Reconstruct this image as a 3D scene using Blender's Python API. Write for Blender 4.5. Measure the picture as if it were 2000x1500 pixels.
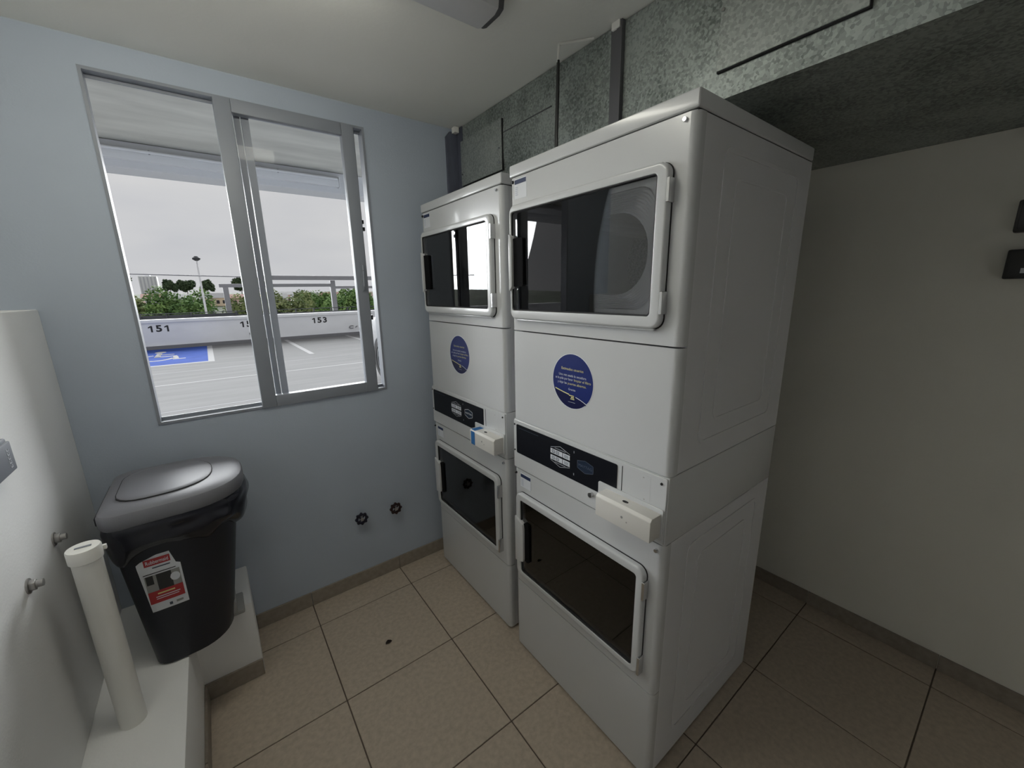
import bpy, bmesh, math, random
from mathutils import Vector, Matrix
for o in list(bpy.data.objects):
    bpy.data.objects.remove(o)
S = bpy.context.scene
C = S.collection
rnd = random.Random(7)

# ------------------------------------------------------------------ camera
CZ = 1.5751
FW = Vector((0.58421548, 0.77914523, -0.22721134))
RT = Vector((0.79756591, -0.6029916, -0.01702238))
DN = Vector((-0.15026943, -0.17127128, -0.97369669))
cd = bpy.data.cameras.new('camera')
cam = bpy.data.objects.new('camera', cd)
C.objects.link(cam)
cd.sensor_fit = 'HORIZONTAL'
cd.sensor_width = 36.0
cd.lens = 780.68 / 2000 * 36.0
cd.clip_start = 0.02
cd.clip_end = 2000
m = Matrix((RT, -DN, -FW)).transposed().to_4x4()
m.translation = Vector((0, 0, CZ))
cam.matrix_world = m
S.camera = cam

# ------------------------------------------------------------------ sky, daylight, exposure
w = bpy.data.worlds.new('overcast_sky')
S.world = w
w.use_nodes = True
nt = w.node_tree
bg = nt.nodes['Background']
tc = nt.nodes.new('ShaderNodeTexCoord')
mp = nt.nodes.new('ShaderNodeMapping')
mp.inputs['Scale'].default_value = (1.6, 1.6, 5.0)
nz = nt.nodes.new('ShaderNodeTexNoise')
nz.inputs['Scale'].default_value = 1.5
nz.inputs['Detail'].default_value = 4
cr = nt.nodes.new('ShaderNodeValToRGB')
cr.color_ramp.elements[0].position = .3
cr.color_ramp.elements[0].color = (.54, .55, .58, 1)
cr.color_ramp.elements[1].position = .7
cr.color_ramp.elements[1].color = (.66, .66, .66, 1)
nt.links.new(tc.outputs['Generated'], mp.inputs['Vector'])
nt.links.new(mp.outputs['Vector'], nz.inputs['Vector'])
nt.links.new(nz.outputs['Fac'], cr.inputs['Fac'])
nt.links.new(cr.outputs['Color'], bg.inputs['Color'])
bg.inputs['Strength'].default_value = 1.0

sl = bpy.data.lights.new('sun', 'SUN')
sl.energy = 19.0
sl.angle = math.radians(80)
sl.color = (0.95, 0.98, 1.0)
sun = bpy.data.objects.new('sun', sl)
C.objects.link(sun)
sun.location = (0, 8, 6)
SD = Vector((0.0, -0.97, -0.24))         # direction the light travels
sun.rotation_euler = SD.to_track_quat('-Z', 'Y').to_euler()

vs = S.view_settings
vs.view_transform = 'Standard'
vs.look = 'None'
vs.gamma = 1
vs.use_curve_mapping = False
vs.exposure = 0.0
LAMP_STRENGTH = 14.5      # glow added to the unlit batten lamp to brighten the room

# ------------------------------------------------------------------ materials
MATS = {}
def M(name, col, rough=.5, metal=0., noise=None, bump=None, spec=None, coat=0.):
    """noise=(scale, amount, stretch) varies the colour, bump=(scale, strength) gives fine relief"""
    if name in MATS:
        return MATS[name]
    mt = bpy.data.materials.new(name)
    mt.use_nodes = True
    n = mt.node_tree
    b = n.nodes['Principled BSDF']
    b.inputs['Base Color'].default_value = (*col, 1)
    b.inputs['Roughness'].default_value = rough
    b.inputs['Metallic'].default_value = metal
    if spec is not None:
        b.inputs['Specular IOR Level'].default_value = spec
    if coat:
        b.inputs['Coat Weight'].default_value = coat
        b.inputs['Coat Roughness'].default_value = .08
    if noise or bump:
        t = n.nodes.new('ShaderNodeTexCoord')
    if noise:
        sc, am, st = noise
        mpn = n.nodes.new('ShaderNodeMapping')
        mpn.inputs['Scale'].default_value = st
        x = n.nodes.new('ShaderNodeTexNoise')
        x.inputs['Scale'].default_value = sc
        x.inputs['Detail'].default_value = 6
        r = n.nodes.new('ShaderNodeValToRGB')
        r.color_ramp.elements[0].position = .3
        r.color_ramp.elements[1].position = .7
        r.color_ramp.elements[0].color = (*[c * (1 - am) for c in col], 1)
        r.color_ramp.elements[1].color = (*[min(1, c * (1 + am)) for c in col], 1)
        n.links.new(t.outputs['Object'], mpn.inputs['Vector'])
        n.links.new(mpn.outputs['Vector'], x.inputs['Vector'])
        n.links.new(x.outputs['Fac'], r.inputs['Fac'])
        n.links.new(r.outputs['Color'], b.inputs['Base Color'])
    if bump:
        x2 = n.nodes.new('ShaderNodeTexNoise')
        x2.inputs['Scale'].default_value = bump[0]
        x2.inputs['Detail'].default_value = 3
        bp = n.nodes.new('ShaderNodeBump')
        bp.inputs['Strength'].default_value = bump[1]
        bp.inputs['Distance'].default_value = .002
        n.links.new(t.outputs['Object'], x2.inputs['Vector'])
        n.links.new(x2.outputs['Fac'], bp.inputs['Height'])
        n.links.new(bp.outputs['Normal'], b.inputs['Normal'])
    MATS[name] = mt
    return mt

def glass_mat(name, tint, ior=1.5, boost=1.0):
    mt = bpy.data.materials.new(name)
    mt.use_nodes = True
    n = mt.node_tree
    n.nodes.remove(n.nodes['Principled BSDF'])
    out = n.nodes['Material Output']
    tr = n.nodes.new('ShaderNodeBsdfTransparent')
    tr.inputs['Color'].default_value = (*tint, 1)
    gl = n.nodes.new('ShaderNodeBsdfGlossy')
    gl.inputs['Roughness'].default_value = .01
    fr = n.nodes.new('ShaderNodeFresnel')
    fr.inputs['IOR'].default_value = ior
    ml = n.nodes.new('ShaderNodeMath')
    ml.operation = 'MULTIPLY'
    ml.use_clamp = True
    ml.inputs[1].default_value = boost
    mx = n.nodes.new('ShaderNodeMixShader')
    n.links.new(fr.outputs['Fac'], ml.inputs[0])
    n.links.new(ml.outputs[0], mx.inputs['Fac'])
    n.links.new(tr.outputs[0], mx.inputs[1])
    n.links.new(gl.outputs[0], mx.inputs[2])
    n.links.new(mx.outputs[0], out.inputs['Surface'])
    MATS[name] = mt
    return mt

def galvanized(name, c0, c1):
    mt = bpy.data.materials.new(name)
    mt.use_nodes = True
    n = mt.node_tree
    b = n.nodes['Principled BSDF']
    b.inputs['Metallic'].default_value = .55
    b.inputs['Roughness'].default_value = .5
    t = n.nodes.new('ShaderNodeTexCoord')
    v = n.nodes.new('ShaderNodeTexVoronoi')
    v.inputs['Scale'].default_value = 150
    x = n.nodes.new('ShaderNodeTexNoise')
    x.inputs['Scale'].default_value = 5
    x.inputs['Detail'].default_value = 5
    sp = n.nodes.new('ShaderNodeSeparateColor')
    mxx = n.nodes.new('ShaderNodeMath')
    mxx.operation = 'MULTIPLY_ADD'
    mxx.inputs[1].default_value = .45
    r = n.nodes.new('ShaderNodeValToRGB')
    r.color_ramp.elements[0].position = .35
    r.color_ramp.elements[1].position = .95
    r.color_ramp.elements[0].color = (*c0, 1)
    r.color_ramp.elements[1].color = (*c1, 1)
    n.links.new(t.outputs['Object'], v.inputs['Vector'])
    n.links.new(t.outputs['Object'], x.inputs['Vector'])
    n.links.new(v.outputs['Color'], sp.inputs['Color'])
    n.links.new(sp.outputs[0], mxx.inputs[0])
    n.links.new(x.outputs['Fac'], mxx.inputs[2])
    n.links.new(mxx.outputs[0], r.inputs['Fac'])
    n.links.new(r.outputs['Color'], b.inputs['Base Color'])
    MATS[name] = mt
    return mt

WALL = M('wall_paint', (.87, .87, .865), .75, noise=(2.2, .03, (1, 1, 1)), bump=(140, .25))
WALLB = M('window_wall_shaded_paint', (.45, .505, .59), .75, noise=(2.2, .03, (1, 1, 1)), bump=(140, .25))  # darker and bluer than the other walls, backlit shade put into the colour
WALLR = M('right_wall_paint', (.84, .825, .75), .75, noise=(2.2, .03, (1, 1, 1)), bump=(140, .25))
CEIL = M('ceiling_paint', (.89, .885, .84), .8, noise=(1.5, .03, (1, 1, 1)), bump=(90, .2))
TILE = M('floor_tile', (.50, .42, .335), .5, noise=(55, .12, (1, 1, 1)), bump=(160, .08))
SKIRT = M('skirting_tile', (.30, .26, .215), .5, noise=(40, .12, (1, 1, 1)))
GROUT = M('grout', (.13, .10, .08), .9)
ENAMEL = M('white_enamel', (.62, .63, .64), .24, coat=.25)
ENAMEL_SIDE = M('side_enamel', (.66, .66, .68), .42, bump=(220, .12))
DARKGAP = M('dark_gap', (.02, .02, .022), .8)
BLACKGLOSS = M('black_gloss', (.004, .005, .009), .4, spec=.25)
CUPBLACK = M('cup_black', (.008, .008, .009), .85, spec=.08)
BLACKPL = M('black_plastic', (.012, .012, .014), .45)
CHROME = M('chrome', (.62, .62, .63), .18, metal=1.)
STEEL = M('drum_steel', (.55, .56, .58), .42, metal=.6)
DRUMBACK = M('drum_back', (.30, .31, .34), .55, metal=.3, noise=(130, .3, (1, 1, 1)))
RINGGREY = M('door_ring_plastic', (.52, .53, .55), .3)
NAVY = M('sticker_blue', (.008, .02, .14), .3, noise=(4, .25, (1, 1, 1)))
NAVYDK = M('sticker_navy', (.004, .006, .06), .3)
YELLOW = M('print_yellow', (.75, .68, .30), .5)
PRINTW = M('print_white', (.72, .75, .80), .5)
PRINTGREY = M('print_grey', (.34, .36, .40), .5)
PRINTDIM = M('print_dim', (.06, .08, .12), .5)
DISPLAY = M('display_blue', (.022, .034, .062), .2)
LABELW = M('label_white', (.72, .74, .78), .5)
LABELHEAD = M('label_navy', (.015, .03, .09), .5)
LABELMARK = M('label_mark', (.36, .40, .52), .5)
TAPE = M('blue_tape', (.02, .15, .42), .5)
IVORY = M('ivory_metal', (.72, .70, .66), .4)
ALU = M('shaded_white_aluminium', (.27, .29, .33), .45)  # white profile darkened, the shade of its backlit faces is in the colour
BIN = M('bin_plastic', (.012, .014, .022), .42, bump=(260, .15))
LID = M('lid_plastic_sheen', (.20, .20, .225), .45, bump=(260, .1))  # base colour raised to stand in for the broad sky sheen
BAG = M('bag_plastic', (.012, .013, .02), .2)
PVC = M('pvc_white', (.84, .83, .79), .42)
RED = M('print_red', (.42, .03, .035), .5)
INKBLACK = M('print_black', (.02, .02, .022), .5)
BOLT = M('bolt_grey', (.40, .39, .38), .42, metal=.6)
BOXGREY = M('box_grey', (.22, .235, .27), .4)
GALV = galvanized('galvanized', (.13, .15, .14), (.40, .44, .42))
GALVPAN = galvanized('galvanized_panel', (.22, .245, .23), (.42, .45, .43))
CANVAS = M('duct_collar', (.10, .11, .15), .6, noise=(18, .25, (1, 1, .3)))
DRIVE = M('duct_flange', (.13, .13, .14), .5, metal=.3)
CONC = M('deck_concrete', (.17, .17, .17), .95, spec=.05, noise=(1.4, .10, (.35, 3.0, 1)), bump=(20, .3))
SOFFIT = M('soffit_concrete', (.56, .55, .50), .9, noise=(2.5, .16, (.6, 2.2, 1)), bump=(12, .4))
PARAP = M('parapet_paint', (.84, .85, .87), .8, noise=(1.2, .05, (1, 1, 2)))
PARBASE = M('parapet_base', (.20, .20, .21), .9)
EXTW = M('outside_white', (.62, .62, .63), .6)
ROADW = M('road_white', (.32, .32, .32), .95, spec=.05)
ROADB = M('road_blue', (.04, .075, .27), .95, spec=.05, noise=(2, .15, (1, 1, 1)))
RAILM = M('rail_grey', (.24, .24, .25), .6, metal=.2)
FENCE = M('fence_dark', (.03, .032, .036), .7)
BARK = M('bark', (.10, .08, .055), .9, noise=(9, .3, (1, 1, .3)))
CARP = M('car_white', (.55, .56, .58), .2, coat=.6)
TYRE = M('tyre', (.018, .018, .02), .8)
RIM = M('rim', (.45, .46, .47), .3, metal=.7)
CARGL = M('car_glass', (.02, .025, .03), .06)
DIRT = M('dirt', (.02, .013, .01), .9)
VALVEB = M('valve_blue_black', (.006, .006, .022), .5)
VALVER = M('valve_red_black', (.022, .006, .006), .5)
PEDAL = M('pedal_grey', (.36, .36, .35), .35)
GLASS = glass_mat('window_glass', (.99, .99, .99), 1.14)
DOORGL = glass_mat('dryer_glass', (.86, .87, .89), 1.5, 1.5)

# ------------------------------------------------------------------ mesh helpers
def mk(name, verts, faces, mat, parent=None, smooth=False):
    me = bpy.data.meshes.new(name)
    me.from_pydata([tuple(v) for v in verts], [], faces)
    me.validate()
    bm = bmesh.new(); bm.from_mesh(me)
    bmesh.ops.recalc_face_normals(bm, faces=bm.faces)
    bm.to_mesh(me); bm.free()
    me.materials.append(mat)
    if smooth:
        shade(me)
    o = bpy.data.objects.new(name, me)
    C.objects.link(o)
    if parent:
        o.parent = parent
    return o

def shade(me, ang=35):
    for p_ in me.polygons:
        p_.use_smooth = True
    try:
        me.set_sharp_from_angle(angle=math.radians(ang))
    except Exception:
        pass

class B:
    """collects shapes of ONE part and links them as one mesh"""
    def __init__(s):
        s.v = []; s.f = []
    def add(s, v, f):
        k = len(s.v)
        s.v += [tuple(q) for q in v]
        s.f += [[i + k for i in g] for g in f]
        return s
    def box(s, x0, x1, y0, y1, z0, z1):
        v = [(x, y, z) for z in (z0, z1) for y in (y0, y1) for x in (x0, x1)]
        return s.add(v, [(0, 2, 3, 1), (4, 5, 7, 6), (0, 1, 5, 4), (2, 6, 7, 3), (0, 4, 6, 2), (1, 3, 7, 5)])
    def prism(s, out, a0, a1, ax='x'):
        n = len(out)
        def P(a, q):
            return {'x': (a, q[0], q[1]), 'y': (q[0], a, q[1]), 'z': (q[0], q[1], a)}[ax]
        v = [P(a0, q) for q in out] + [P(a1, q) for q in out]
        f = [list(range(n))[::-1], [n + i for i in range(n)]]
        f += [(i, (i + 1) % n, n + (i + 1) % n, n + i) for i in range(n)]
        return s.add(v, f)
    def ring(s, o, i_, a0, a1, ax='x'):
        n = len(o)
        def P(a, q):
            return {'x': (a, q[0], q[1]), 'y': (q[0], a, q[1]), 'z': (q[0], q[1], a)}[ax]
        v = [P(a0, q) for q in o] + [P(a0, q) for q in i_] + [P(a1, q) for q in o] + [P(a1, q) for q in i_]
        f = []
        for k in range(n):
            j = (k + 1) % n
            f += [(k, j, n + j, n + k), (2 * n + k, 3 * n + k, 3 * n + j, 2 * n + j),
                  (k, 2 * n + k, 2 * n + j, j), (n + k, n + j, 3 * n + j, 3 * n + k)]
        return s.add(v, f)
    def loft(s, rings, caps=True):
        n = len(rings[0])
        v = [q for r in rings for q in r]
        f = []
        for a in range(len(rings) - 1):
            for k in range(n):
                j = (k + 1) % n
                f.append((a * n + k, a * n + j, (a + 1) * n + j, (a + 1) * n + k))
        if caps:
            f.append(list(range(n))[::-1]); f.append([(len(rings) - 1) * n + i for i in range(n)])
        return s.add(v, f)
    def tube(s, p0, p1, r0, r1=None, n=12):
        r1 = r0 if r1 is None else r1
        p0, p1 = Vector(p0), Vector(p1)
        d = (p1 - p0).normalized()
        a = d.orthogonal().normalized(); b = d.cross(a)
        R = []
        for p_, r in ((p0, r0), (p1, r1)):
            R.append([p_ + (a * math.cos(t) + b * math.sin(t)) * r for t in [2 * math.pi * i / n for i in range(n)]])
        return s.loft(R)
    def path(s, pts, r, n=8):
        for a, b in zip(pts[:-1], pts[1:]):
            s.tube(a, b, r, r, n)
        return s
    def obj(s, name, mat, parent=None, smooth=False, bevel=0., seg=2, bang=30):
        o = mk(name, s.v, s.f, mat, parent)
        if bevel:
            bm = bmesh.new(); bm.from_mesh(o.data)
            bmesh.ops.remove_doubles(bm, verts=bm.verts, dist=1e-6)
            e = [q for q in bm.edges if len(q.link_faces) == 2 and q.calc_face_angle(0) > math.radians(bang)]
            bmesh.ops.bevel(bm, geom=e, offset=bevel, segments=seg, profile=.6, affect='EDGES', clamp_overlap=True)
            bm.to_mesh(o.data); bm.free()
            smooth = True
        if smooth:
            shade(o.data)
        return o

def rr(a0, a1, b0, b1, r, n=5):
    """rounded rectangle outline, counter-clockwise"""
    rs = r if isinstance(r, (list, tuple)) else [r] * 4
    out = []
    for (ca, cb, t0), q in zip(((a1, b1, 0), (a0, b1, 90), (a0, b0, 180), (a1, b0, 270)), rs):
        ca += -q if ca == a1 else q
        cb += -q if cb == b1 else q
        for i in range(n + 1):
            t = math.radians(t0 + 90 * i / n)
            out.append((ca + q * math.cos(t), cb + q * math.sin(t)))
    return out

def circ(ca, cb, r, n=32, r2=None):
    r2 = r if r2 is None else r2
    return [(ca + r * math.cos(2 * math.pi * i / n), cb + r2 * math.sin(2 * math.pi * i / n)) for i in range(n)]

def tag(o, label, cat, group=None):
    o['label'] = label; o['category'] = cat
    if group:
        o['group'] = group
    return o
def struct(o, label=None, cat=None):
    o['kind'] = 'structure'
    if label:
        o['label'] = label
    if cat:
        o['category'] = cat
    return o
def empty(name, loc=(0, 0, 0)):
    o = bpy.data.objects.new(name, None)
    o.empty_display_size = .05
    o.location = loc
    C.objects.link(o)
    return o

def text_geo(body, size, align='CENTER', bold=0.):
    c = bpy.data.curves.new('t', 'FONT')
    c.body = body; c.size = size; c.align_x = align; c.align_y = 'CENTER'
    c.resolution_u = 3
    c.offset = bold
    o = bpy.data.objects.new('t', c)
    C.objects.link(o)
    bpy.context.view_layer.update()
    dg = bpy.context.evaluated_depsgraph_get()
    me = o.evaluated_get(dg).to_mesh()
    v = [tuple(q.co) for q in me.vertices]
    f = [list(q.vertices) for q in me.polygons]
    o.evaluated_get(dg).to_mesh_clear()
    bpy.data.objects.remove(o); bpy.data.curves.remove(c)
    return v, f
def text_x(name, body, size, x, s, z, mat, parent, align='CENTER', width=None, rot=0):
    """text on a surface that faces -X (reads towards -Y)"""
    v, f = text_geo(body, size, align)
    if width:
        k = width / (max(q[0] for q in v) - min(q[0] for q in v))
        v = [(q[0] * k, q[1], 0) for q in v]
    ca, sa = math.cos(rot), math.sin(rot)
    return mk(name, [(x, s - (q[0] * ca - q[1] * sa), z + q[0] * sa + q[1] * ca) for q in v], f, mat, parent)

# ------------------------------------------------------------------ room shell
W = 2.0517          # window wall (inside face)
ZC = 2.4050         # ceiling
XR = 2.2226         # right wall
XL = -0.64          # left wall
XCH = -0.448        # face of the low partition on the left
YB = -1.70          # back wall
WX0, WX1, WZ0, WZ1 = -0.2165, 0.7066, 1.0803, 2.3186
TH = 0.046          # window wall thickness
PX, PBX, PBY, PZ = -0.226, -0.027, 1.7628, 0.352    # plinth

fl = struct(B().box(XL - .1, XR + .1, YB - .1, W + TH, -.12, -.003).obj('floor', GROUT), 'brown tiled laundry floor', 'floor')
TX, TY, TP, TQ = .6867, 1.4182, .4695, .4629
tile_cache = {}
i0 = -3
for i in range(-3, 5):
    for j in range(-8, 3):
        x0, x1 = TX + (i - 1) * TP, TX + i * TP
        y0, y1 = TY + (j - 1) * TQ, TY + j * TQ
        x0, x1 = max(x0, PX - .01), min(x1, XR)
        y0, y1 = max(y0, YB), min(y1, W)
        if x1 - x0 < .02 or y1 - y0 < .02:
            continue
        g = .0022
        key = (round(x1 - x0, 3), round(y1 - y0, 3))
        if key not in tile_cache:
            t = B().box(g, key[0] - g, g, key[1] - g, -.010, 0).obj('tile', TILE, fl, bevel=.0012, seg=1)
            tile_cache[key] = t.data
        else:
            t = bpy.data.objects.new('tile', tile_cache[key])
            C.objects.link(t); t.parent = fl
        t.location = (x0, y0, 0)

ceil = struct(B().box(XL - .1, XR + .1, YB - .1, W + TH, ZC, ZC + .15).obj('ceiling', CEIL), 'pale plastered ceiling', 'ceiling')
# window wall with its opening
wb = B()
wb.box(XL - .1, WX0, W, W + TH, 0, ZC).box(WX1, XR + .1, W, W + TH, 0, ZC)
wb.box(WX0, WX1, W, W + TH, 0, WZ0).box(WX0, WX1, W, W + TH, WZ1, ZC)
struct(wb.obj('wall_window', WALLB), 'painted wall around the window', 'wall')
struct(B().box(XR, XR + .1, YB, W, 0, ZC).obj('wall_right', WALLR), 'dim painted wall behind the dryers', 'wall')
struct(B().box(XL - .1, XL, YB, W, 0, ZC).obj('wall_left', WALL), 'painted left wall above the low partition', 'wall')
struct(B().box(XL, XR, YB - .1, YB, 0, ZC).obj('wall_back', WALL), 'painted back wall', 'wall')
struct(B().box(XL, XCH, YB, W, PZ, 1.541).obj('wall_partition', WALL, bevel=.006), 'low white partition wall with a flat ledge', 'wall')
# L shaped plinth below the bin
pl = B()
out = [(XL, YB), (PX, YB), (PX, PBY), (PBX, PBY), (PBX, W), (XL, W)]
pl.prism(out, 0, PZ, 'z')
struct(pl.obj('floor_plinth', WALL, bevel=.006), 'raised L-shaped white plinth under the bin', 'plinth')

def skirting(name, x0, x1, y0, y1, pitch, along, start, label, h=.0766):
    root = struct(empty(name, ((x0 + x1) / 2, (y0 + y1) / 2, 0)), label, 'baseboard')
    a, b = (x0, x1) if along == 'x' else (y0, y1)
    k = start
    while k > a:
        k -= pitch
    first = True
    while k < b:
        c0, c1 = max(k, a) + .001, min(k + pitch, b) - .001
        if c1 - c0 > .01:
            q = B()
            if along == 'x':
                q.box(c0 - root.location.x, c1 - root.location.x, y0 - root.location.y, y1 - root.location.y, 0, h)
            else:
                q.box(x0 - root.location.x, x1 - root.location.x, c0 - root.location.y, c1 - root.location.y, 0, h)
            q.obj('tile', SKIRT, root, bevel=.0015, seg=1)
        k += pitch
skirting('baseboard_window', PBX, XR, W - .009, W, TP, 'x', TX, 'brown tile skirting below the window wall')
skirting('baseboard_right', XR - .009, XR, YB, W - .01, TQ, 'y', TY, 'brown tile skirting along the dim right wall', .070)
skirting('baseboard_plinth_front', PX, PBX, PBY - .009, PBY, TP, 'x', TX, 'brown tile skirting on the short plinth face')
skirting('baseboard_plinth_side', PX, PX + .009, YB, PBY - .01, TQ, 'y', TY, 'brown tile skirting along the long plinth side')

# ------------------------------------------------------------------ window
win = struct(empty('window_1', ((WX0 + WX1) / 2, W, WZ0)), 'sliding window with one white framed sash', 'window')
def wpart(b, name, mat, parent=win, **k):
    o = b.obj(name, mat, None, **k)
    o.parent = parent
    p_ = parent
    off = Vector((0, 0, 0))
    while p_ is not None:
        off += p_.location; p_ = p_.parent
    o.location = -off
    return o
ft = .010
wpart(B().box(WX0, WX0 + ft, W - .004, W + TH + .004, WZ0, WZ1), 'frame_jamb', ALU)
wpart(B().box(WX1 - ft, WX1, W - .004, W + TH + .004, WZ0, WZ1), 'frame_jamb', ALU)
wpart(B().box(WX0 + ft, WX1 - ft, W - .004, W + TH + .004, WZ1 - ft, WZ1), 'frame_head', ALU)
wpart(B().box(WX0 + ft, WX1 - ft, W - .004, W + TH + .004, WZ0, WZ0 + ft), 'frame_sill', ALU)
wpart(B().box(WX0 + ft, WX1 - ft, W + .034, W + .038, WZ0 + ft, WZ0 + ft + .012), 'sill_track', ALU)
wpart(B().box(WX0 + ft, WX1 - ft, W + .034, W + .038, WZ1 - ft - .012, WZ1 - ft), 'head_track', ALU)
# fixed meeting stile behind the sash
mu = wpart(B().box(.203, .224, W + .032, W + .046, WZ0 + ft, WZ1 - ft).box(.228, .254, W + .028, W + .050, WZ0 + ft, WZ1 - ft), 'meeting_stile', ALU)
sa = empty('sash'); sa.parent = win
SX0, SX1, SZ0, SZ1 = .140, .657, 1.082, 2.314
IX0, IX1, IZ0, IZ1 = .196, .603, 1.132, 2.267
ys0, ys1 = W - .012, W + .026
def sp(b, name, mat, **k):
    o = b.obj(name, mat, None, **k); o.parent = sa; o.location = -win.location; return o
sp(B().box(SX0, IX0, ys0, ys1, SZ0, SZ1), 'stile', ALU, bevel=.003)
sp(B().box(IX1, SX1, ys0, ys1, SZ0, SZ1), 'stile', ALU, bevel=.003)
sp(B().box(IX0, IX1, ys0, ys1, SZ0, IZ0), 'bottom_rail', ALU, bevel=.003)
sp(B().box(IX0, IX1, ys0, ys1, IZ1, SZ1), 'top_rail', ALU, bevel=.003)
sp(B().box(IX0, IX1, W + .004, W + .009, IZ0, IZ1), 'pane', GLASS)
sp(B().box(SX1 + .0002, SX1 + .004, W + .0, W + .024, SZ0, SZ1), 'brush_seal', DARKGAP)
hb = B()
hb.box(.626, .643, ys0 - .006, ys0, 1.585, 1.72)
hb.path([(.634, ys0 - .008, 1.59), (.630, ys0 - .026, 1.61), (.632, ys0 - .028, 1.68), (.638, ys0 - .008, 1.705)], .004)
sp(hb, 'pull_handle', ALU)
sp(B().box(SX1 + .004, SX1 + .012, W + .002, W + .02, 1.900, 1.916).box(SX1 + .004, SX1 + .015, W + .002, W + .02, 1.868, 1.884), 'latch', BLACKPL)
sp(B().box(SX1 + .004, SX1 + .014, W + .002, W + .02, 1.445, 1.468), 'latch', BLACKPL)

# ------------------------------------------------------------------ stacked dryers
WD, DP = .686, .6867
Z5, Z4, Z3, Z2, Z1, ZT = .347, .8724, 1.0788, 1.4294, 1.9565, 1.9966

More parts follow.
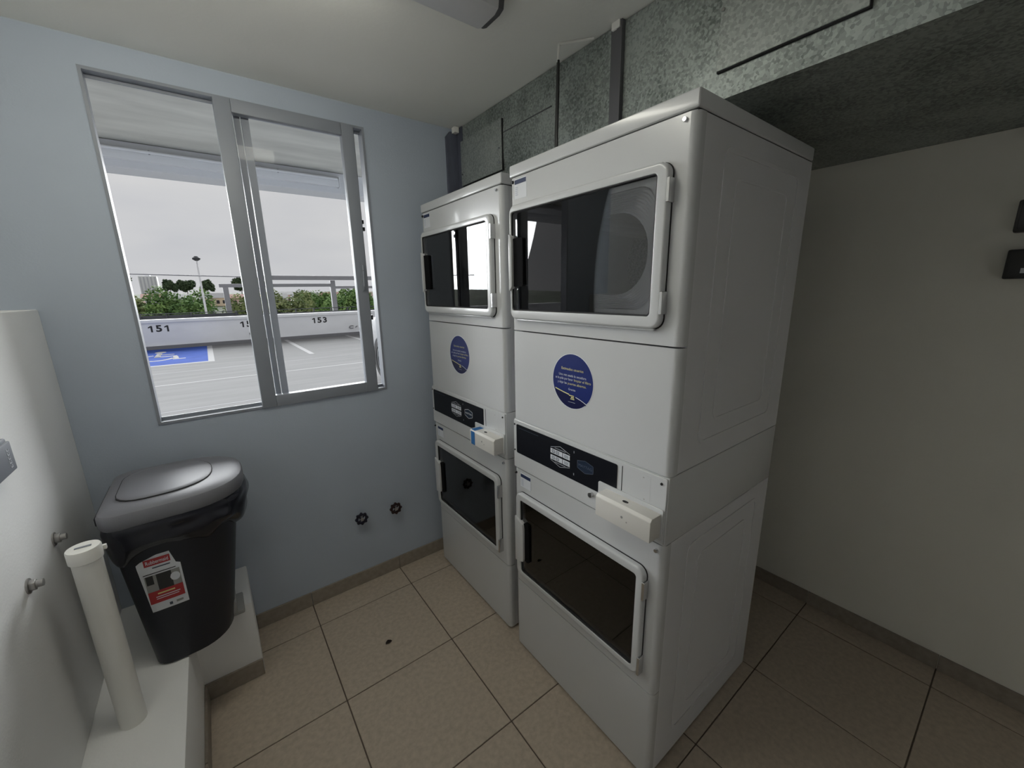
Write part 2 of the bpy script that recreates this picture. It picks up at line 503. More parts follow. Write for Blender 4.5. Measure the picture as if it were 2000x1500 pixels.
def make_dryer(loc, label, lower_bits):
    R = tag(empty('stacked_dryer', loc), label, 'dryer', 'stacked coin dryers')
    def sheet(name, z0, z1, hole=None, x1=.034, rad=.018):
        b = B()
        arc = [(rad - rad * math.sin(t), rad - rad * math.cos(t)) for t in [math.pi / 2 * i / 8 for i in range(9)]]
        near = [(x1, 0)] + arc                                   # (x, s): side, then round the corner to the front
        far = [(q[0], WD - q[1]) for q in near][::-1]
        if not hole:
            b.prism(near + far, z0, z1, 'z')
        else:
            b.prism(near + [(x1, rad)], z0, z1, 'z')
            b.prism([(x1, WD - rad)] + far, z0, z1, 'z')
            b.ring(rr(rad, WD - rad, z0, z1, .0004, 5), hole, 0, x1)
        return b.obj(name, ENAMEL, R, smooth=True)
    uh = rr(.092, .640, 1.52, 1.825, .05, 5)
    lh = rr(.085, .615, .435, .74, .05, 5)
    sheet('base_panel', .014, Z5 - .0018)
    lf = sheet('lower_front', Z5 + .0018, Z4 - .0018, lh)
    sheet('filter_panel', Z3 + .0015, Z2 - .0022)
    uf = sheet('upper_front', Z2 + .0022, Z1 - .002, uh)
    # cabinet shells behind the wrapped front sheets
    def shell(name, z0, z1):
        b = B(); t = .012; i = .0012
        b.box(.034, DP, i, i + t, z0, z1).box(.034, DP, WD - i - t, WD - i, z0, z1)
        b.box(DP - t, DP, i + t, WD - i - t, z0, z1)
        b.box(.034, DP - t, i + t, WD - i - t, z0, z0 + t).box(.034, DP - t, i + t, WD - i - t, z1 - t, z1)
        o = b.obj(name, ENAMEL_SIDE, R)
        return o
    lc = shell('lower_cabinet', .014, Z4 - .002)
    uc = shell('upper_cabinet', Z3 + .002, Z1 - .002)
    # shallow pressed ribs on the side the camera sees
    for par, z0, z1 in ((lc, .10, Z4 - .05), (uc, Z3 + .06, Z1 - .05)):
        b = B()
        b.ring(rr(.13, .60, z0, z1, .03), rr(.142, .588, z0 + .012, z1 - .012, .02), -.0012, .002, 'y')
        b.ring(rr(.20, .53, z0 + .06, z1 - .06, .03), rr(.208, .522, z0 + .068, z1 - .068, .022), -.0008, .002, 'y')
        b.obj('pressed_rib', ENAMEL_SIDE, par, bevel=.0006, seg=1)
    B().box(.012, DP - .01, .01, WD - .01, Z4 - .002, Z3 + .002).obj('seam_shadow_strip', DARKGAP, R)
    B().box(.001, DP, .0, WD, Z4, Z3).obj('console_cabinet', ENAMEL, R, bevel=.003)
    B().box(-.002, DP, -.001, WD + .001, Z1 + .0016, ZT).obj('top_cap', ENAMEL, R, bevel=.006, seg=3)
    B().box(.006, DP - .004, .004, WD - .004, Z1 - .0035, Z1 + .0018).obj('cap_gasket', DARKGAP, R)
    for (fx, fy) in ((.05, .05), (.05, WD - .05), (DP - .05, .05), (DP - .05, WD - .05)):
        B().tube((fx, fy, 0), (fx, fy, .016), .022).obj('foot', BLACKPL, R)
    # doors
    def door(name, d, g, hole, grip_w, cup, hz, hin, zc):
        D = empty(name); D.parent = R
        sec = []
        for ins, xx in ((0, -.0015), (0, -.015), (.0012, -.0190), (.0040, -.0215), (.0070, -.022)):
            sec.append([(xx, *q) for q in rr(d[0] + ins, d[1] - ins, d[2] + ins, d[3] - ins, .028 - ins, 6)])
        for ins, xx in ((-.0030, -.022), (-.0010, -.0215), (0, -.020), (0, -.004)):
            sec.append([(xx, *q) for q in rr(g[0] + ins, g[1] - ins, g[2] + ins, g[3] - ins, .010 - ins, 6)])
        B().loft(sec, caps=False).obj('door_frame', ENAMEL, D, smooth=True)
        B().ring(rr(d[0] - .0016, d[1] + .0012, d[2] - .0030, d[3] + .0012, .029, 6), rr(g[0] + .001, g[1] - .001, g[2] + .001, g[3] - .001, .01, 6), -.0035, .0008).obj('gasket_shadow_line', DARKGAP, D)  # dark ring reaches past the frame to draw the door's shadow line
        B().ring(rr(g[0] - .0005, g[1] + .0005, g[2] - .0005, g[3] + .0005, .0105, 6), rr(g[0] + .0028, g[1] - .0028, g[2] + .0040, g[3] - .0024, .009, 6), -.0185, -.0132).obj('glass_seal', DARKGAP, D)
        B().prism(rr(g[0] - .001, g[1] + .001, g[2] - .001, g[3] + .001, .01, 5), -.013, -.009).obj('glass', DOORGL, D)
        # stepped, rounded inner window ring
        c0, c1 = (hole[0], hole[1]), (hole[2], hole[3])
        rings = []
        K = 9
        for k in range(2 * K + 1):
            f = k / (2 * K)
            ins = .004 + .064 * f
            x = .004 + .070 * f + (.0045 if k % 2 else -.0015)      # pressed ridges
            rings.append([(x, a, c) for a, c in rr(c0[0] + ins, c0[1] - ins, c1[0] + ins * .55, c1[1] - ins * .55, .05 + .055 * f, 8)])
        rg = B().loft(rings, caps=False).obj('inner_ring', RINGGREY, D)
        # handle: black finger cup and white grip
        zc0, zc1 = hz
        B().prism(rr(cup[0], cup[1], zc0 + .004, zc1 - .004, .008, 4), -.0205, -.006).obj('handle_cup', CUPBLACK, D)
        gw0, gw1 = grip_w
        ch = min(.03, (gw1 - gw0) * .9)
        outl = [(gw1, zc0 - .012), (gw1, zc1 + .012), (gw0 + .004, zc1 - ch + .02), (gw0, zc1 - ch), (gw0, zc0 + ch * .4), (gw0 + .004, zc0)]
        B().prism(outl, -.030, -.012).obj('handle', ENAMEL, D, bevel=.003)
        for z0, z1 in hin:
            B().prism(rr(d[0] - .006, d[0] + .003, z0, z1, .002, 2), -.024, .0).obj('hinge', CHROME, D, bevel=.001, seg=1)
        # drum behind
        cy, r = .343, .285
        b = B()
        n = 40
        b.loft([[(.078, q, z) for q, z in circ(cy, zc, r, n, r * .80)], [(.60, q, z) for q, z in circ(cy, zc, r, n, r * .80)]], caps=False)
        dr = b.obj('drum', STEEL, R, smooth=True)
        B().prism(circ(cy, zc, r, n, r * .80), .598, .604).obj('drum_back', DRUMBACK, dr)
        for t in (40, 160, 280):
            t = math.radians(t)
            a, c = cy + r * .93 * math.cos(t), zc + r * .74 * math.sin(t)
            a2, c2 = cy + r * .72 * math.cos(t), zc + r * .58 * math.sin(t)
            B().tube((.10, a, c), (.58, a, c), .03, .03, 8).obj('baffle', STEEL, dr, smooth=True)
        # front bulkhead closing the space round the drum mouth
        B().ring(rr(.016, .67, zc - .24, zc + .24, .01, 8), rr(hole[0] + .066, hole[1] - .066, hole[2] + .036, hole[3] - .036, .105, 8), .076, .08).obj('bulkhead', RINGGREY, R)
        return D
    door('upper_door', (.050, .668, 1.474, 1.863), (.080, .657, 1.505, 1.840), (.092, .640, 1.52, 1.825), (.646, .663), (.594, .650), (1.585, 1.757),
         ((1.771, 1.825), (1.511, 1.567)), 1.6725)
    door('lower_door', (.046, .655, .399, .778), (.071, .626, .421, .751), (.085, .615, .435, .74), (.600, .652), (.574, .606), (.480, .662),
         ((.679, .740), (.407, .473)), .5875)
    B().box(-.012, .0, .07, .64, 1.468, 1.474).obj('door_lip', ENAMEL, R, bevel=.002)  # thin enamel lip below the upper door
    # console
    B().prism(rr(.004, WD - .004, Z4 + .004, Z3 - .003, .004, 3), -.004, .002).obj('console_plate', ENAMEL, R, bevel=.001, seg=1)
    cp = B().prism(rr(.168, .662, .943, 1.062, .006, 4), -.0062, -.003).obj('control_panel', BLACKGLOSS, R)
    xg = -.0066
    hexo = [(.365, 1.022), (.413, 1.036), (.461, 1.022), (.461, .988), (.413, .974), (.365, .988)]
    def line(b, p, q, wd, x):
        p, q = Vector(p), Vector(q)
        d = (q - p).normalized(); nrm = Vector((-d.y, d.x)) * wd / 2
        b.add([(x, *(p + nrm)), (x, *(p - nrm)), (x, *(q - nrm)), (x, *(q + nrm))], [(0, 1, 2, 3)])
    for a, c in ((0, 1), (1, 2), (3, 4), (4, 5)):
        p_, q_ = Vector(hexo[a]), Vector(hexo[c])
        k = 1.0
        up = .012 if a < 2 else -.012
        hexg = B()
        line(hexg, p_ + Vector((0, up * .6)), q_ + Vector((0, up * .6)), .0013, xg)
        hexg.obj('outline_stroke', PRINTW, cp)
    for z0 in (1.008, .984):
        for a0, a1 in ((.401, .461), (.365, .398)):
            key = B().box(xg - .0006, xg, a0, a1, z0, z0 + .017).obj('key', PRINTGREY if 0 else PRINTW, cp)
            mk2 = B()
            if a1 - a0 > .05:
                for c_ in (.446, .425):
                    mk2.ring(rr(c_ - .008, c_ + .008, z0 + .003, z0 + .014, .004, 3), rr(c_ - .0062, c_ + .0062, z0 + .005, z0 + .012, .003, 3), xg - .001, xg - .0007)
                    mk2.box(xg - .001, xg - .0007, c_ - .004, c_ + .004, z0 + .0078, z0 + .0092)
            else:
                for dz in (.005, .009, .0125):
                    mk2.box(xg - .001, xg - .0007, a0 + .006, a1 - .006, z0 + dz - .0008, z0 + dz + .0006)
            mk2.obj('key_mark', PRINTDIM, key)
    for zz in (1.031, .9775):
        B().box(xg, xg + .0003, .385, .44, zz - .0012, zz + .0012).obj('panel_print', PRINTGREY, cp)
    for zz in (1.045, .965):
        B().box(xg, xg + .0003, .3445, .3475, zz - .004, zz + .004).obj('panel_print', PRINTGREY, cp)
    B().box(xg, xg + .0003, .53, .645, 1.0485, 1.0497).obj('panel_print', PRINTDIM, cp)
    dg = B().prism([(.260, 1.022), (.2945, 1.030), (.329, 1.022), (.329, .997), (.2945, .986), (.260, .997)], xg - .0004, xg).obj('badge', DISPLAY, cp)
    bo = [(.260, 1.022), (.2945, 1.030), (.329, 1.022), (.329, .997), (.2945, .986), (.260, .997)]
    ol = B()
    for k in range(6):
        line(ol, bo[k], bo[(k + 1) % 6], .0018, xg - .0007)
    ol.obj('badge_outline', lower_bits['badge'], cp)
    text_x('badge_text', 'MAYTAG', .013, xg - .0008, .2945, 1.0085, lower_bits['badge'], cp, width=.058)
    # card reader / meter recess
    md = B().prism(rr(.0535, .1485, .983, 1.0635, .002, 2), -.0035, -.0042).obj('meter_door', ENAMEL, R)
    B().box(-.0046, -.0041, .1488, .1515, .981, 1.0645).box(-.0046, -.0041, .065, .1515, .9795, .9822).obj('meter_gap', DARKGAP, md)
    B().box(-.0047, -.0042, .075, .079, 1.054, 1.057).obj('meter_mark', BOLT, md)
    B().box(-.0047, -.0042, .070, .074, .989, .992).obj('meter_mark', BOLT, md)
    # coin slide housing on its bracket
    hs = empty('coin_housing'); hs.parent = R
    B().prism(rr(.006, .236, .893, .985, [.006, .006, .004, .004], 3), -.0095, -.004).obj('bracket', IVORY if 0 else ENAMEL, hs, bevel=.001, seg=1)
    bx = B().prism([(.0, .902), (.0, .972), (-.050, .972), (-.058, .964), (-.058, .902)], .012, .203, 'y')
    bx.obj('coin_box', IVORY, hs, bevel=.0025)
    B().prism(circ(-.030, .115, .0055, 16, .010), .9715, .9727, 'z').obj('lock_hole', DARKGAP, hs)
    B().prism(circ(.105, .938, .004, 12), -.0586, -.0578).obj('dent', BOLT, hs)
    B().prism(circ(.088, .929, .0022, 12), -.0586, -.0578).obj('dent', BOLT, hs)
    if lower_bits.get('tape'):
        B().box(-.0592, -.0582, .162, .192, .904, .965).box(-.0570, -.006, .162, .192, .9722, .9730).obj('tape_strip', TAPE, hs)
    # lock and screws
    if lower_bits.get('lock'):
        B().tube((-.016, .264, .924), (-.003, .264, .924), .0085, .0085, 16).obj('key_lock', CHROME, R, smooth=True)
        B().prism(circ(.264, .924, .0055, 14), -.0168, -.0160).obj('key_slot', DARKGAP, R)
    for s_, z_, mt, rad in ((.675, 1.058, BLACKPL, .0042), (.675, .950, BLACKPL, .0042), (.020, 1.058, BLACKPL, .0048), (.019, .979, BLACKPL, .0048),
                            (.672, .850, BLACKPL, .0048), (.024, .850, CHROME, .007), (.030, 1.941, CHROME, .006), (.668, 1.941, BLACKPL, .006)):
        B().tube((-.0065, s_, z_), (.001, s_, z_), rad * .75, rad, 12).obj('screw', mt, R, smooth=True)
    # service labels (the printed code squares are left plain)
    for z0, z1, s0, s1 in ((1.884, 1.948, .594, .660), (.800, .858, .582, .647)):
        lb = B().box(-.0006, .0003, s0, s1, z0, z1).obj('service_label', LABELW, R)
        lb['label'] = 'white label with a navy heading band'
        B().box(-.0009, -.0005, s0 + .002, s1 - .002, z1 - .017, z1 - .003).obj('label_heading', LABELHEAD, lb)
        tb = B()
        for k in range(5):
            tb.box(-.0009, -.0005, s1 - .020, s1 - .006, z1 - .026 - k * .006, z1 - .0275 - k * .006)
        tb.obj('label_print', LABELMARK, lb)
    # round notice
    sc, sz, sr = .3665, 1.2825, .0925
    st = B().prism(circ(sc, sz, sr, 48), -.0007, .0003).obj('round_notice', LABELW, R)
    st['label'] = 'round blue notice with white and yellow lettering'
    B().prism(circ(sc, sz, sr - .0022, 48), -.0010, -.0006).obj('notice_field', NAVY, st)
    # darker segment below the swoosh
    def sw(t):          # swoosh height over u in -1..1 (u to the reader's right)
        return sz - sr * (.50 + .13 * t + .22 * t * t * (1 if t > 0 else -.25))
    seg = []
    for k in range(21):
        u = -.84 + 1.58 * k / 20
        seg.append((sc - u * sr, sw(u)))
    low = []
    a_r = math.atan2((seg[-1][1] - sz), -(seg[-1][0] - sc))
    a_l = math.atan2((seg[0][1] - sz), -(seg[0][0] - sc))
    for k in range(1, 16):
        a = a_r + (a_l - a_r) * k / 16
        low.append((sc - math.cos(a) * (sr - .003), sz + math.sin(a) * (sr - .003)))
    B().prism(seg + low, -.00125, -.0009).obj('notice_base', NAVYDK, st)
    s1_, s2_ = B(), B()
    for k in range(20):
        u = -.84 + 1.58 * k / 20; u2 = -.84 + 1.58 * (k + 1) / 20
        if -.16 < u < .16:
            continue
        line(s1_ if u < 0 else s2_, (sc - u * sr, sw(u)), (sc - u2 * sr, sw(u2)), .0034 if u < 0 else .0022, -.0014)
    s1_.obj('swoosh', YELLOW, st); s2_.obj('swoosh', PRINTW, st)
    xt = -.0014
    text_x('notice_text', 'Estimados usuarios', .0125, xt, sc, sz + .040, YELLOW, st, width=.098)
    text_x('notice_text', 'Una vez usada la secadora', .0115, xt, sc, sz + .019, PRINTW, st, width=.122)
    text_x('notice_text', 'se le pide por favor', .0115, xt, sc + .037, sz + .006, PRINTW, st, width=.082)
    text_x('notice_text', 'limpiar el filtro', .0115, xt, sc - .045, sz + .006, YELLOW, st, width=.072)
    text_x('notice_text', 'y dejar las', .0115, xt, sc + .045, sz - .008, PRINTW, st, width=.042)
    text_x('notice_text', 'puertas abiertas.', .0115, xt, sc - .022, sz - .008, YELLOW, st, width=.082)
    text_x('notice_text', 'Gracias', .0105, xt, sc, sz - .027, PRINTW, st, width=.032)
    lg = B()
    lg.box(xt, xt + .0003, sc - .010, sc + .012, sz - .049, sz - .046).box(xt, xt + .0003, sc - .010, sc + .003, sz - .055, sz - .051)
    lg.box(xt, xt + .0003, sc - .012, sc + .006, sz - .060, sz - .057)
    lg.obj('notice_logo', YELLOW, st)
    B().box(xt, xt + .0003, sc - .016, sc + .016, sz - .0705, sz - .069).obj('notice_print', PRINTGREY, st)
    return R

make_dryer((.9200, .5327, 0), 'white stacked dryer nearer the camera, its tall side fully in view', dict(badge=PRINTDIM, lock=True))
make_dryer((.9313, 1.2864, 0), 'white stacked dryer beside the window wall, blue tape on its coin box', dict(badge=PRINTW, tape=True))

# ------------------------------------------------------------------ air duct along the ceiling
XD, ZD = 1.1978, 2.0677
du = tag(empty('air_duct', (XD, .5, ZD)), 'galvanized rectangular air duct hung under the ceiling above the dryers', 'duct')
def dpart(b, name, mat, parent=None, **k):
    o = b.obj(name, mat, None, **k); o.parent = parent or du
    off = Vector(du.location)
    o.location = -off if not parent else (0, 0, 0)
    return o
def duct_sheet(y0, y1):
    b = B()
    t = .003
    ZC, XR = globals()['ZC'] - .003, globals()['XR'] - .003
    cx, cy, cz = XD - .010, (y0 + y1) / 2, (ZD + ZC) / 2
    v = [(XD, y0, ZD), (XD, y1, ZD), (XD, y1, ZC), (XD, y0, ZC), (cx, cy, cz)]
    b.add(v, [(0, 1, 4), (1, 2, 4), (2, 3, 4), (3, 0, 4)])
    vb = [(XD, y0, ZD), (XD, y1, ZD), (XR, y1, ZD), (XR, y0, ZD), ((XD + XR) / 2, cy, ZD - .006)]
    b.add(vb, [(0, 1, 4), (1, 2, 4), (2, 3, 4), (3, 0, 4)])
    b.box(XD + .004, XR, y0, y0 + t, ZD + .001, ZC - .001).box(XD + .004, XR, y1 - t, y1, ZD + .001, ZC - .001)
    return dpart(b, 'duct_sheet', GALV)
duct_sheet(1.010, 1.985)
duct_sheet(-.25, .965)
duct_sheet(YB + .002, -.29)
dpart(B().box(XD - .016, XR - .001, .965, .986, ZD - .008, ZC - .002).box(XD - .013, XR - .001, .987, 1.010, ZD - .006, ZC - .002), 'flange', DRIVE)
dpart(B().box(XD - .016, XR - .001, -.29, -.25, ZD - .008, ZC - .002), 'flange', DRIVE)
dpart(B().box(XD - .020, XD + .02, .972, 1.004, ZC - .022, ZC - .001), 'sealant_lump', PVC)
# collar towards the window wall
dpart(B().prism([(1.128, 2.05), (1.128, 2.36), (1.150, 2.385), (XR - .002, 2.385), (XR - .002, 2.05)], 2.030, W - .001, 'y'), 'collar', CANVAS, bevel=.004)
dpart(B().box(XD - .006, XR - .002, 1.985, 2.030, ZD - .002, ZC - .002), 'collar_sleeve', CANVAS)
dpart(B().box(1.16, 1.185, 2.00, 2.03, 2.375, 2.402), 'sealant_lump', PVC)
def access(y0, y1, z0, z1, edges):
    e = B()
    e.box(XD - .0125, XD - .002, y0 - .0025, y1 + .0005, z0 - .0022, z1)
    back = dpart(e, 'access_gasket', DARKGAP)
    dpart(B().box(XD - .0165, XD - .0127, y0, y1, z0, z1), 'access_panel', GALVPAN, bevel=.001, seg=1)
access(1.625, 1.985, 2.118, 2.328, '')
access(.330, .645, 2.133, 2.395, '')
for y, z in ((.638, 2.27), (1.64, 2.21), (1.64, 2.15), (1.97, 2.17)):
    dpart(B().tube((XD - .0205, y, z), (XD - .016, y, z), .004, .005, 10), 'rivet', CHROME)
# pressed sheet seam
dpart(B().box(XD - .0108, XD - .006, 1.30, 1.62, 2.2685, 2.2715), 'sheet_seam', DRIVE)

# cable drop from the ceiling to the dryers
cb = tag(empty('cable_drop', (1.106, 1.177, ZC)), 'thin conduit and black cables dropping from the ceiling in front of the duct', 'cable')
def lpart(root, b, name, mat, **k):
    o = b.obj(name, mat, None, **k); o.parent = root; o.location = -Vector(root.location); return o
lpart(cb, B().path([(1.186, 1.086, ZC - .004), (1.108, 1.175, ZC - .006), (1.106, 1.177, 2.345)], .0042), 'conduit', PVC, smooth=True)
lpart(cb, B().path([(1.106, 1.174, 2.35), (1.104, 1.172, 2.25), (1.100, 1.172, 2.12), (1.10, 1.174, 1.998)], .0042), 'cable', BLACKPL, smooth=True)
lpart(cb, B().path([(1.108, 1.180, 2.35), (1.108, 1.184, 2.22), (1.106, 1.187, 2.12), (1.106, 1.186, 1.998)], .0036), 'cable', BLACKPL, smooth=True)

# ------------------------------------------------------------------ ceiling lamp
cl = tag(empty('ceiling_lamp', (.16, 1.165, ZC)), 'grey batten ceiling lamp at the top edge of the photo', 'lamp')
LX0, LX1 = -.50, .828
LCAP = M('lamp_housing', (.72, .72, .74), .35)
lpart(cl, B().prism([(1.10, ZC), (1.235, ZC), (1.230, ZC - .010), (1.105, ZC - .010)], LX0, LX1 - .006, 'x'), 'housing', EXTW, bevel=.002)
gm = bpy.data.materials.new('added_lamp_glow'); gm.use_nodes = True
gb_ = gm.node_tree.nodes['Principled BSDF']
gb_.inputs['Base Color'].default_value = (.8, .8, .8, 1)
gb_.inputs['Emission Color'].default_value = (1.0, .985, .87, 1)
gb_.inputs['Emission Strength'].default_value = LAMP_STRENGTH  # added room fill, the lamp itself looks unlit
dfp = [(1.1675 + .052 * math.cos(t), ZC - .010 - .055 * math.sin(t)) for t in [math.pi - math.pi * i / 12 for i in range(13)]]
lpart(cl, B().prism(dfp, LX0 + .03, .46, 'x'), 'diffuser', gm, smooth=True)
capo = [(1.104, ZC - .002), (1.231, ZC - .002), (1.224, ZC - .034), (1.205, ZC - .042), (1.130, ZC - .042), (1.110, ZC - .034)]
lpart(cl, B().prism(capo, .46, LX1 - .02, 'x'), 'gear_cover', LCAP, bevel=.003)  # opaque section added so the visible end shows no glow
lpart(cl, B().prism([(1.106, ZC - .003), (1.229, ZC - .003), (1.222, ZC - .030), (1.203, ZC - .036), (1.132, ZC - .036), (1.112, ZC - .030)], LX1 - .0195, LX1, 'x'), 'end_cap', M('lamp_end_cap', (.10, .10, .11), .4), bevel=.003)
lpart(cl, B().prism(capo, LX0, LX0 + .03, 'x'), 'end_cap', MATS['lamp_end_cap'], bevel=.003)

# ------------------------------------------------------------------ pedal bin
bn = tag(empty('pedal_bin', (-.18, 1.76, PZ)), 'dark navy pedal bin with flat lid and paper label on the plinth', 'bin')
def D_out(x0, x1, y0, y1, n=10, rb=.05, k=.62):
    """D outline: flat hinge side at x0, bulging front towards x1"""
    out = []
    cyy = (y0 + y1) / 2; hw = (y1 - y0) / 2
    xs = x0 + (x1 - x0) * (1 - k)
    N = 20
    for i in range(N + 1):
        t = -math.pi / 2 + math.pi * i / N
        ct, st = math.cos(t), math.sin(t)
        e = .78
        out.append((xs + (x1 - xs) * math.copysign(abs(ct) ** e, ct), cyy + hw * math.copysign(abs(st) ** e, st)))
    for (cx_, cy_, t0) in ((x0 + rb, y1 - rb, 90), (x0 + rb, y0 + rb, 180)):
        for i in range(6):
            t = math.radians(t0 + 90 * i / 5)
            out.append((cx_ + rb * math.cos(t), cy_ + rb * math.sin(t)))
    return out
BT = 0.545   # body height
def lerp_out(f):
    return D_out(-.312 + (-.347 + .312) * f, -.088 + (.000 + .088) * f, 1.602 + (1.575 - 1.602) * f, 1.918 + (1.962 - 1.918) * f)
levels = [0, .012, .15, .35, .6, .8, 1.0]
rings = []
for k, f in enumerate(levels):
    o = lerp_out(f if k else 0)
    if k == 0:
        cxm = sum(q[0] for q in o) / len(o); cym = sum(q[1] for q in o) / len(o)
        o = [(cxm + (q[0] - cxm) * .955, cym + (q[1] - cym) * .955) for q in o]
    rings.append([(q[0], q[1], PZ + BT * f) for q in o])
lpart(bn, B().loft(rings), 'body', BIN, smooth=True)
# bag hanging over the rim, crumpled at the front
bg_r = []
NB = len(lerp_out(1))
prs = [rnd.uniform(-1, 1) for _ in range(400)]
for k, (f, off) in enumerate(((1.0, .006), (.97, .014), (.935, .013), (.90, .016), (.865, .017), (.83, .014), (.80, .010), (.79, .002))):
    o = lerp_out(f)
    cxm = sum(q[0] for q in o) / len(o); cym = sum(q[1] for q in o) / len(o)
    ring = []
    for i, q in enumerate(o):
        d = Vector((q[0] - cxm, q[1] - cym)); L = d.length; d /= L
        front = max(0, (q[0] + .12) / .12)
        wr = prs[(i * 7 + k * 13) % 400] * (.004 + .014 * min(1, front)) * (0 if k in (0,) else 1)
        bul = off + .030 * min(1, front) * math.sin(math.pi * min(1, k / 6.5)) + wr
        dz = 0
        if k >= 5:
            dz = .025 * math.sin(i * .9) + .02 * min(1, front)
            if abs(q[0] + .19) < .06 and q[1] < 1.7:
                dz -= .035
        ring.append((q[0] + d.x * bul, q[1] + d.y * bul, PZ + BT * f - dz))
    bg_r.append(ring)
bgo = B().loft(bg_r, caps=False).obj('bag', BAG, None)
bgo.parent = bn; bgo.location = -Vector(bn.location)
sub = bgo.modifiers.new('sub', 'SUBSURF'); sub.levels = 2; sub.render_levels = 2
for q in bgo.data.polygons:
    q.use_smooth = True
# lid
zl = PZ + BT
LO = lambda g: D_out(-.357 + g, .022 - g, 1.566 + g, 1.974 - g, rb=.05 - g * .3)
rings = []
for g, z in ((.004, zl - .004), (0, zl + .004), (0, zl + .036), (.004, zl + .044), (.014, zl + .049), (.03, zl + .053), (.05, zl + .055), (.07, zl + .056)):
    rings.append([(q[0], q[1], z) for q in LO(g)])
lid = lpart(bn, B().loft(rings), 'lid', LID, smooth=True)
# round flap line in the lid
def flap_out(g):
    return [(a, c) for a, c in D_out(-.318 + g, -.070 - g, 1.628 + g, 1.912 - g, rb=.075 - max(0, g) * .9)]
fr_ = B()
def lidz(x, y):
    return zl + .0585
fo_, fi_ = flap_out(0), flap_out(.0025)
lift = B().loft([[(q[0], q[1], zl + .046) for q in flap_out(.000)], [(q[0], q[1], zl + .0595) for q in flap_out(.000)], [(q[0], q[1], zl + .0615) for q in flap_out(.004)], [(q[0], q[1], zl + .0625) for q in flap_out(.02)], [(q[0], q[1], zl + .0632) for q in flap_out(.04)]])
lp = lpart(bn, lift, 'lid_flap', LID, smooth=True)
gap = B().loft([[(q[0], q[1], zl + .045) for q in flap_out(-.0022)], [(q[0], q[1], zl + .0588) for q in flap_out(-.0022)]])
lpart(bn, gap, 'flap_gap', DARKGAP)
lpart(bn, B().box(-.364, -.350, 1.625, 1.90, zl + .004, zl + .030), 'hinge', BIN, bevel=.004)
# pedal at the front foot
lpart(bn, B().box(-.12, -.052, 1.71, 1.83, PZ + .004, PZ + .022).box(-.10, -.075, 1.70, 1.84, PZ + .0225, PZ + .075), 'pedal', PEDAL, bevel=.006)
# paper label on the side that faces the camera
def side_pt(u, v, off):
    """u along x, v height above the plinth; follows the near side of the body"""
    f = v / BT
    o = lerp_out(f)
    best = None
    n = len(o)
    for i in range(n):
        a, c = o[i], o[(i + 1) % n]
        if min(a[0], c[0]) - 1e-6 <= u <= max(a[0], c[0]) + 1e-6 and abs(c[0] - a[0]) > 1e-9:
            yy = a[1] + (c[1] - a[1]) * (u - a[0]) / (c[0] - a[0])
            if best is None or yy < best:
                best = yy
    return (u, best - off, PZ + v)
def side_patch(name, poly, mat, parent, off):
    """polygon (u,v) cut into strips so that it follows the curved body"""
    b = B()
    us = [q[0] for q in poly]
    N = 10
    u0, u1 = min(us), max(us)
    def span(u):
        ys = []
        for i in range(len(poly)):
            a, c = poly[i], poly[(i + 1) % len(poly)]
            if abs(c[0] - a[0]) > 1e-9 and min(a[0], c[0]) - 1e-9 <= u <= max(a[0], c[0]) + 1e-9:
                ys.append(a[1] + (c[1] - a[1]) * (u - a[0]) / (c[0] - a[0]))
        return min(ys), max(ys)
    row = []
    for i in range(N + 1):
        u = u0 + (u1 - u0) * min(max(i / N, .0005), .9995)
        lo, hi = span(u)
        row.append((side_pt(u, lo, off), side_pt(u, hi, off)))
    for a, c in zip(row[:-1], row[1:]):
        b.add([a[0], c[0], c[1], a[1]], [(0, 1, 2, 3)])
    o = b.obj(name, mat, None)
    o.parent = parent
    o.location = -Vector(bn.location) if parent == bn else (0, 0, 0)
    return o
def lab(u, v):      # label coordinates 0..1 -> body
    return (-.288 + .098 * u, .222 + .204 * v)
def lrect(u0, u1, v0, v1):
    return [lab(u0, v0), lab(u1, v0), lab(u1, v1), lab(u0, v1)]
lb = side_patch('paper_label', [lab(0, 0), lab(1, 0), lab(1, .74), lab(.86, .78), lab(.88, .86), lab(.82, .90), lab(.80, 1.0), lab(.45, 1.0), lab(.0, .93), lab(-.06, .90), lab(-.06, .84), lab(0, .82)], LABELW, bn, .0012)
lb['label'] = 'white paper label with red bands and a torn top edge'
side_patch('label_photo', lrect(.05, .94, .16, .66), M('label_photo_grey', (.32, .32, .31), .6), lb, .0016)
side_patch('label_photo', lrect(.34, .72, .30, .66), M('label_photo_dark', (.03, .03, .03), .6), lb, .0019)
side_patch('label_photo', lrect(.08, .26, .50, .66), MATS['label_photo_dark'], lb, .0019)
side_patch('label_band', lrect(.05, .94, .15, .37), RED, lb, .0022)
side_patch('label_band', lrect(.12, .78, .83, .95), RED, lb, .0018)
def side_text(body, u, v, wu, hv, mat, off):
    tv, tf = text_geo(body, 1.0, bold=.01)
    x0, x1 = min(q[0] for q in tv), max(q[0] for q in tv)
    y0, y1 = min(q[1] for q in tv), max(q[1] for q in tv)
    pts_ = [side_pt(*lab(u + wu * ((q[0] - x0) / (x1 - x0) - .5), v + hv * ((q[1] - y0) / (y1 - y0) - .5)), off) for q in tv]
    o = mk('label_text', pts_, tf, mat); o.parent = lb
side_text('Rubbermaid', .45, .89, .56, .065, PRINTW, .0024)
side_patch('label_print', lrect(.28, .72, .30, .325), YELLOW, lb, .0025)
side_patch('label_print', lrect(.22, .84, .25, .265), PRINTW, lb, .0025)
side_patch('label_print', lrect(.22, .80, .215, .228), PRINTW, lb, .0025)
side_patch('label_print', lrect(.30, .75, .775, .795), PRINTDIM, lb, .0018)
